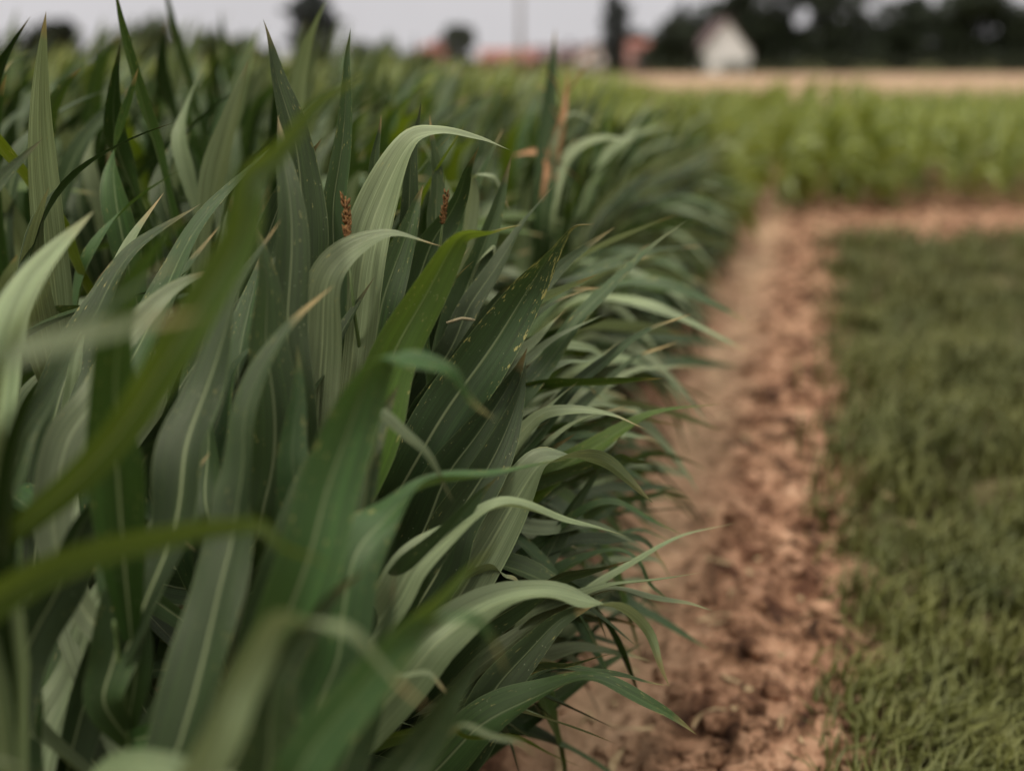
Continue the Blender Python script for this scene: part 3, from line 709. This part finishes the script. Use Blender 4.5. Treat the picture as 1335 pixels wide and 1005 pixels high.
# --- the rest of the crop
cands = []
rndc = random.Random(11)
for r in range(0, 44):
    s0 = -.80-.46*r; t = -1.2+rndc.uniform(0, .2)
    while t < 27.5+rndc.uniform(-.5, .5):
        s = s0+rndc.uniform(-.05, .05); tt = t+rndc.uniform(-.04, .04); t += .18 if t < 9 else .26
        if r == 0 and .45 < tt < 3.02: continue
        if abs(s+.80) < .2 and abs(tt-3.12) < .12: continue
        if r == 0 and tt > 3: s -= .12
        p = st(s, tt); u, v, d = proj((p.x, p.y, hscale(s, tt)*.9))
        if d < .55 or u < -260 or u > 1600: continue
        cands.append((d, s, tt, r))
for r in range(1, 40):
    s0 = -.80+.46*r; t = 10.6+.62*(s0+.8)+rndc.uniform(0, .3)
    while t < 27+.1*s0:
        s = s0+rndc.uniform(-.06, .06); tt = t+rndc.uniform(-.05, .05); t += .26
        p = st(s, tt); u, v, d = proj((p.x, p.y, .8))
        if u > 1480: continue
        cands.append((d, s, tt, 0 if r < 4 or t < 11.3+.62*(s0+.8) else 5))
cands.sort()
near, far = cands[:286], cands[286:]
LAB = {
 (0, 0): ('maize plant in the outermost row with leaves combed over the bare soil, slightly blurred', 'outer row maize plants beside the path, middle distance'),
 (0, 1): ('small looking maize plant in the outermost row further along the path, strongly blurred', 'outer row maize plants further along the path'),
 (1, 0): ('maize plant in the second row, close behind the sharp outer row', 'second row maize plants close to the camera'),
 (1, 1): ('blurred maize plant in the second row further along, behind the outer row', 'second row maize plants further along'),
 (2, 0): ('maize plant deep in the crop close to the left side of the picture', 'inner maize plants near the camera'),
 (2, 1): ('blurred maize plant in the inner rows with its top against the sky line', 'inner maize plants further off')}
k = 0
for d, s, t, r in near:
    pr = (protos_edge if r == 0 else protos_in)[rndc.randrange(9 if r == 0 else 12)]
    key = (min(r, 2), 0 if d < 4.2 else 1); lab, grp = LAB[key]
    if pr.tassel: lab = {0: 'outer', 1: 'second row', 2: 'inner'}[key[0]]+(' maize plant near the camera' if not key[1] else ' blurred maize plant further off')+', topped by a straw coloured tassel'; grp = lab
    md = 2.0 if r == 0 else 2.05
    place(pr, s, t, rndc.uniform(-.35, .35), hscale(s, t)/HREF*rndc.uniform(.9, 1.08), lab, grp, md)
    k += 1
# everything beyond as one mass
bank = []
for e in (0, 1):
    for i in range(8):
        rnd = random.Random(500+i+e*50); Vs = []; Fs = []; Us = []; nb = 0
        for j, q in enumerate(plant_leaves(HREF, bool(e), rnd, nl=10 if e else 9, low=7 if e else 0)):
            V, F, UV = gen_leaf((0, 0, q['z']), q['az'], q['elev'], q['Lg']*1.05, q['W']*1.4, q['bend'], q['wind'], q['twist'], n=9, cols=2, seed=j, droop_at=q['droop'])
            Vs.append(V); Fs.append(F+nb); Us.append(UV); nb += len(V)
        bank.append((np.concatenate(Vs), np.concatenate(Fs), np.concatenate(Us)))
Vs = []; Fs = []; Us = []; nb = 0; TV = MB()
for d, s, t, r in far:
    V, F, UV = bank[(8 if r <= 1 else 0)+rndc.randrange(8)]
    a = rndc.uniform(-.5, .5); sc = hscale(s, t)/HREF*rndc.uniform(.85, 1.12)*(1.12 if r == 0 else 1); ca, sa = math.cos(a), math.sin(a); p = st(s, t)
    W_ = V*sc; W_ = np.stack([W_[:, 0]*ca-W_[:, 1]*sa+p.x, W_[:, 0]*sa+W_[:, 1]*ca+p.y, W_[:, 2]], 1)
    Vs.append(W_); Fs.append(F+nb); Us.append(UV); nb += len(V)
o = mesh_obj('maize_crop', np.concatenate(Vs), np.concatenate(Fs), M['leaf_far'], None, np.concatenate(Us))
tag(o, 'blurred mass of lower yellow green maize filling the far field', 'maize crop', kind='stuff')
print('plants', len(near), 'far', len(far), 'faces far', sum(len(f) for f in Fs))

# ------------------------------------------------------------------ background: trees
def foliage(name, blobs, mat, parent, leaf=.35, dens=26, seed=0, off=Vector((0, 0, 0))):
    """many small leaf faces spread through the crown's volume"""
    r = np.random.default_rng(seed); Vs = []
    for (x, y, z, rx, ry, rz) in blobs:
        n = int(dens*(rx*ry*rz)**(2/3)/(leaf**2)*.55)+20
        q = unit(r.normal(size=(n, 3)))*(r.uniform(.25, 1, (n, 1))**.42)
        q *= (1+.22*np.sin(q[:, :1]*7+seed)*np.cos(q[:, 2:]*6+x))
        c = q*np.array([rx, ry, rz])+np.array([x, y, z])
        a = unit(r.normal(size=(n, 3))); b = unit(np.cross(a, r.normal(size=(n, 3)))); s = leaf*r.uniform(.5, 1.2, (n, 1))
        Vs.append(np.stack([c-a*s, c+b*s*.5, c+a*s, c-b*s*.5], 1).reshape(-1, 3))
    V = np.concatenate(Vs); F = np.arange(len(V)).reshape(-1, 4)
    return mesh_obj(name, V, F, mat, parent, smooth=False)
def ground_at(u, dist):
    return Vector(((u-667.5)/FPX*dist*.9563, dist, 0))
def px2m(px, dist): return px*dist*.9563/FPX
def tree(name, u, dist, ytop, wpx, label, mat, kind='round', group=None, seed=0, ybot=93):
    b = ground_at(u, dist); b.z = -.1
    H = CAMH+(76-ytop)*dist*.9145/FPX*1.04; W_ = px2m(wpx, dist)
    H *= 1.10 if kind == 'round' else 1.0
    root = empty(name, b); tag(root, label, 'tree', group); r = random.Random(seed)
    tr = MB(); tr.tube([(0, 0, -.2), (.05, 0, H*.3), (-.05, .05, H*.62), (.04, 0, H*.9)], [max(.09, H*.026), max(.07, H*.02), H*.012, H*.005], 8)
    for i in range(7):
        z = H*(.28+.08*i); a = r.uniform(0, 6.28); L_ = W_*.36
        tr.tube([(0, 0, z), (math.cos(a)*L_*.5, math.sin(a)*L_*.5, z+L_*.35), (math.cos(a)*L_, math.sin(a)*L_, z+L_*.5)], [H*.009, H*.006, H*.002], 5)
    tr.build('trunk', M['bark'], root, smooth=True)
    bl = []
    if kind == 'column':
        for i in range(9):
            f = i/8; w = W_/2*(.75+.3*math.sin(f*2.4))*(1 if f < .8 else (1-f)*3.2+.35)
            bl.append((r.uniform(-.1, .1)*W_, r.uniform(-.1, .1)*W_, H*(.12+.84*f), w, w, H*.10))
    elif kind == 'ball':
        bl.append((0, 0, H*.66, W_*.36, W_*.36, H*.27)); bl.append((0, 0, H*.36, W_*.26, W_*.26, H*.2))
        for i in range(9):
            a = r.uniform(0, 6.28); e = r.uniform(-.6, 1.3); rr = W_*.13
            bl.append((math.cos(a)*math.cos(e)*W_*.3, math.sin(a)*math.cos(e)*W_*.3, H*.66+math.sin(e)*H*.22, rr, rr, rr))
    elif kind == 'round':
        bl.append((0, 0, H*.60, W_*.36, W_*.34, H*.30)); bl.append((-W_*.1, 0, H*.3, W_*.40, W_*.34, H*.26)); bl.append((W_*.15, 0, H*.22, W_*.38, W_*.3, H*.2))
        for i in range(11):
            a = r.uniform(0, 6.28); q = r.uniform(.15, .38)*W_; z = H*r.uniform(.22, .86)
            rr = W_*r.uniform(.12, .2); bl.append((math.cos(a)*q, math.sin(a)*q, z, rr, rr, rr*.9))
    else:   # bush reaching the ground
        bl.append((0, 0, H*.45, W_*.42, W_*.3, H*.45))
        for i in range(9):
            a = r.uniform(0, 6.28); q = r.uniform(.2, .42)*W_; rr = min(W_*.16, H*.3); bl.append((math.cos(a)*q, math.sin(a)*q*.6, H*r.uniform(.2, .8), rr, rr, rr))
    foliage('crown', bl, mat, root, leaf=max(.10, min(.32, W_*.05)), dens=34, seed=seed)
    return root
dk, md_, cf = M['leaf_tree_dark'], M['leaf_tree_mid'], M['conifer']
tree('cypress_tree', 410, 70, -14, 62, 'narrow dark cypress rising behind the maize at the upper left', cf, 'column', seed=1)
tree('leafy_tree', 487, 62, 52, 90, 'low olive green tree just right of the narrow cypress', md_, 'bush', seed=2)
tree('leafy_tree', 600, 95, 30, 60, 'small round tree in front of the pink house', M['leaf_tree_olive'], 'ball', seed=3)
tree('leafy_tree', 543, 80, 66, 60, 'low green bush between the olive tree and the pink house', md_, 'bush', seed=4)
tree('conifer_tree', 801, 92, -10, 38, 'thin dark conifer standing alone right of the long low house', cf, 'column', seed=5)
tree('leafy_tree', 836, 126, 44, 60, 'dark tree directly right of the thin conifer', dk, 'round', seed=6)
tree('leafy_tree', 876, 116, 24, 78, 'broad dark tree left of the white gabled house', dk, 'round', seed=7)
tree('conifer_tree', 886, 122, 6, 24, 'dark conifer tip poking out above the broad tree', cf, 'column', seed=8)
tree('leafy_tree', 930, 134, 2, 100, 'tall dark tree directly behind the white gabled house', dk, 'round', seed=9)
tree('leafy_tree', 962, 131, -6, 84, 'dark tree between the tallest one and the tree behind the house', dk, 'round', seed=29)
tree('leafy_tree', 1000, 128, -36, 120, 'tallest dark tree right of the white gabled house', dk, 'round', seed=10)
tree('leafy_tree', 1085, 125, -20, 110, 'dark tree beyond the tallest one, to its right', dk, 'round', seed=11)
tree('leafy_tree', 1165, 135, 0, 110, 'dark wide tree near the right end of the tree belt', dk, 'round', seed=12)
tree('leafy_tree', 1245, 130, -12, 120, 'dark tall tree at the right end of the tree belt', dk, 'round', seed=13)
tree('leafy_tree', 1330, 128, 8, 120, 'last dark tree of the belt at the right picture edge', dk, 'round', seed=14)
tree('leafy_tree', 300, 90, 44, 110, 'green tree left of the narrow cypress', md_, 'bush', seed=15)
tree('leafy_tree', 190, 85, 30, 110, 'rounded green tree at the far left beyond the maize', md_, 'round', seed=16)
tree('leafy_tree', 60, 92, 40, 130, 'leftmost green tree beyond the maize', dk, 'round', seed=17)
def hedge(u0, u1, dist, ytop, label, seed, mat=None, hb=None):
    a, b = ground_at(u0, dist), ground_at(u1, dist); H = CAMH+(76-ytop)*dist*.9145/FPX; L_ = (b-a).length
    root = empty('hedge', (a+b)/2); tag(root, label, 'hedge'); n = max(3, int(L_/1.2)); bl = []
    r = random.Random(seed)
    for i in range(n+1): bl.append((-L_/2+L_*i/n, 0, H*.45, .9, .7, H*.55*r.uniform(.85, 1.1)))
    foliage('foliage', bl, mat or dk, root, leaf=.14, dens=16, seed=seed)
    mb = MB()
    for i in range(n+1): mb.tube([(-L_/2+L_*i/n, 0, -.2), (-L_/2+L_*i/n+.1, .1, H*.7)], [.05, .02], 5)
    mb.build('stem', M['bark'], root)
hedge(425, 560, 84, 64, 'soft olive green bushes in a line between the cypress and the pink house', 25, md_)
hedge(618, 704, 90, 78, 'low bushes in front of the red roofed house', 26, md_)
hedge(808, 912, 108, 79, 'dark hedge along the tan field left of the white gabled house', 21)
hedge(950, 1030, 110, 79, 'low dark hedge at the foot of the white gabled house', 22)
hedge(1035, 1340, 112, 70, 'long dark hedge along the tan field at the right', 23)
hedge(700, 796, 100, 80, 'low dark hedge in front of the long low house', 24)

# ------------------------------------------------------------------ background: houses
def house(name, u, dist, wpx, yeave, yridge, label, wall, roof, gable_front=True, depth=9.0, rot=0.0, windows=(), door=None, chimney=True, gablemat=None):
    c = ground_at(u, dist); c.z = -.1
    kw = dist*.9563/FPX; k = dist*.9145/FPX; W_ = wpx*kw; He = CAMH+(76-yeave)*k+.1; Hr = CAMH+(76-yridge)*k+.1
    root = empty(name, c, rot); tag(root, label, 'house')
    w = W_/2; D = depth
    mb = MB()
    if gable_front:
        V = [(-w, 0, -.3), (w, 0, -.3), (w, 0, He), (0, 0, Hr-.12), (-w, 0, He), (-w, D, -.3), (w, D, -.3), (w, D, He), (0, D, Hr-.12), (-w, D, He)]
        mb.add(V, [(0, 1, 2, 3, 4), (9, 8, 7, 6, 5), (1, 6, 7, 2), (5, 0, 4, 9)])
    else:
        V = [(-w, 0, -.3), (-w, 0, He), (-w, D/2, Hr-.12), (-w, D, He), (-w, D, -.3), (w, 0, -.3), (w, 0, He), (w, D/2, Hr-.12), (w, D, He), (w, D, -.3)]
        mb.add(V, [(0, 1, 2, 3, 4), (9, 8, 7, 6, 5), (0, 5, 6, 1), (4, 3, 8, 9)])
    mb.build('wall', wall, root)
    rf = MB(); th = .14; o_ = .28
    if gable_front:
        sl = (Hr-He)/w
        for sg in (-1, 1):
            x1 = sg*(w+o_); z1 = He-sl*o_
            rf.add([(0, -.3, Hr), (x1, -.3, z1), (x1, D+.3, z1), (0, D+.3, Hr), (0, -.3, Hr+th), (x1, -.3, z1+th), (x1, D+.3, z1+th), (0, D+.3, Hr+th)],
                   [(0, 1, 2, 3), (7, 6, 5, 4), (0, 4, 5, 1), (1, 5, 6, 2), (2, 6, 7, 3)])
    else:
        sl = (Hr-He)/(D/2)
        for sg in (-1, 1):
            y1 = D/2+sg*(D/2+.35); z1 = He-sl*.35
            rf.add([(-w-.3, D/2, Hr), (-w-.3, y1, z1), (w+.3, y1, z1), (w+.3, D/2, Hr), (-w-.3, D/2, Hr+th), (-w-.3, y1, z1+th), (w+.3, y1, z1+th), (w+.3, D/2, Hr+th)],
                   [(0, 1, 2, 3), (7, 6, 5, 4), (0, 4, 5, 1), (1, 5, 6, 2), (2, 6, 7, 3)])
    rfo = rf.build('roof', roof, root)
    if chimney:
        ch = MB(); cx, cy = (w*.45, D*.55) if gable_front else (w*.5, D*.55)
        ch.box(cx-.25, cx+.25, cy-.25, cy+.25, Hr-1.6, Hr+.55); ch.box(cx-.31, cx+.31, cy-.31, cy+.31, Hr+.55, Hr+.65); ch.build('chimney', roof, rfo)
    for (wx, wz, ww, wh) in windows:
        f = MB(); 
        for (a0_, a1_, b0, b1) in ((wx-ww/2, wx+ww/2, wz-wh/2, wz-wh/2+.07), (wx-ww/2, wx+ww/2, wz+wh/2-.07, wz+wh/2), (wx-ww/2, wx-ww/2+.07, wz-wh/2+.07, wz+wh/2-.07), (wx+ww/2-.07, wx+ww/2, wz-wh/2+.07, wz+wh/2-.07), (wx-.03, wx+.03, wz-wh/2+.07, wz+wh/2-.07)):
            f.box(a0_, a1_, -.07, .03, b0, b1)
        fo = f.build('window', M['trim'], root)
        g = MB(); g.box(wx-ww/2+.05, wx+ww/2-.05, -.03, .02, wz-wh/2+.05, wz+wh/2-.05); g.build('pane', M['glass'], fo)
        si = MB(); si.box(wx-ww/2-.08, wx+ww/2+.08, -.16, -.002, wz-wh/2-.08, wz-wh/2-.002); si.build('sill', M['trim'], fo)
    if door:
        d_ = MB(); d_.box(door-.45, door+.45, -.05, .02, -.1, 2.0); do = d_.build('door', M['door'], root)
        h_ = MB(); h_.box(door+.3, door+.36, -.10, -.052, .95, 1.05); h_.build('handle', M['trim'], do)
    return root
house('gabled_house', 946, 123, 66, 68, 26, 'white house with a steep gable facing the field at the right', M['white_wall'], M['roof_dark'], True, 8, 0.0, windows=(), door=None)
house('pink_house', 838, 118, 24, 62, 54, 'small pink house half hidden in the dark trees', M['pink_wall'], M['roof_tile'], False, 6, .1, windows=((-.4, 1.4, .8, 1.0),), chimney=False)
house('pink_house', 574, 102, 40, 74, 58, 'pink house behind the small round tree at the top of the maize', M['pink_wall'], M['roof_tile'], True, 8, .25, windows=((-.6, 1.5, .8, 1.1), (.9, 1.5, .8, 1.1)))
house('red_roof_house', 660, 106, 66, 80, 66, 'pink walled house with a red tiled roof left of the utility pole', M['pink_wall'], M['roof_tile'], False, 8, -.05, windows=((-1.3, 1.3, .9, .9), (1.2, 1.3, .9, .9)))
house('long_house', 728, 112, 66, 76, 62, 'long low house with a dull mauve roof between pole and conifer', M['cream_wall'], M['roof_dark'], False, 8, .0, windows=((-1.6, 1.3, .9, .9), (.3, 1.3, .9, .9)), door=1.7)
house('white_house', 776, 108, 34, 68, 58, 'small white house end touching the long low house', M['white_wall'], M['roof_dark'], True, 7, .1, windows=((0, 1.7, .8, 1.0),), chimney=False)

pp = ground_at(678, 64); root = empty('utility_pole', pp); tag(root, 'tall grey wooden utility pole rising faintly into the sky', 'utility pole')
mb = MB(); mb.tube([(0, 0, -.3), (0, 0, 3), (0, 0, 7.4)], [.16, .14, .11], 10); mb.build('pole', M['pole'], root, smooth=True)
mb = MB(); mb.box(-.8, .8, -.05, .05, 6.8, 6.92); cb = mb.build('crossarm', M['pole'], root)
for x in (-.7, 0.25, .7):
    mb = MB(); mb.tube([(x, 0, 6.93), (x, 0, 7.02), (x, 0, 7.08)], [.04, .05, .02], 8); mb.build('insulator', M['trim'], cb, smooth=True)

# ------------------------------------------------------------------ light
SUN_EL, SUN_AZ = 60, -122       # azimuth clockwise from +Y
w = bpy.data.worlds.new('World'); scene.world = w; w.use_nodes = True; nt = w.node_tree
bg = nt.nodes['Background']
sky = N(nt, 'ShaderNodeTexSky'); sky.sky_type = 'NISHITA'; sky.sun_disc = False
sky.sun_elevation = R(SUN_EL); sky.sun_rotation = R(SUN_AZ); sky.air_density = 1.5; sky.dust_density = 4.0; sky.ozone_density = 1.0
hs = N(nt, 'ShaderNodeHueSaturation'); hs.inputs['Saturation'].default_value = .12; nt.links.new(sky.outputs[0], hs.inputs['Color'])
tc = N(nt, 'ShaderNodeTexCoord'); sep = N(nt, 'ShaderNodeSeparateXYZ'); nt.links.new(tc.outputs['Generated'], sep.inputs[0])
grad = ramp(nt, sep.outputs[2], [(0.0, (7.2, 7.0, 7.15)), (.085, (7.1, 6.9, 7.1)), (.15, (2.2, 2.15, 2.1)), (.40, (2.0, 2.0, 1.9)), (.62, (15.0, 14.7, 14.0)), (1.0, (29.0, 28.5, 27.0))])  # unseen dim band and boosted zenith, shaped to light the leaves from overhead
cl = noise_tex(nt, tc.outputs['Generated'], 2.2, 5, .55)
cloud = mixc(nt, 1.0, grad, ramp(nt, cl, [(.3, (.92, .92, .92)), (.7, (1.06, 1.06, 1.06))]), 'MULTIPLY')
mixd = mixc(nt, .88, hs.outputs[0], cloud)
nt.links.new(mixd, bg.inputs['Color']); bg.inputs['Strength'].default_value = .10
sd = bpy.data.lights.new('sun', 'SUN'); sd.energy = 1.9; sd.angle = R(12); sd.color = (1, .95, .88)
so = bpy.data.objects.new('sun', sd); link(so)
az = R(SUN_AZ); el = R(SUN_EL)
dv = Vector((math.sin(az)*math.cos(el), math.cos(az)*math.cos(el), math.sin(el)))
so.rotation_euler = dv.to_track_quat('Z', 'Y').to_euler(); so.location = (5, 5, 12)
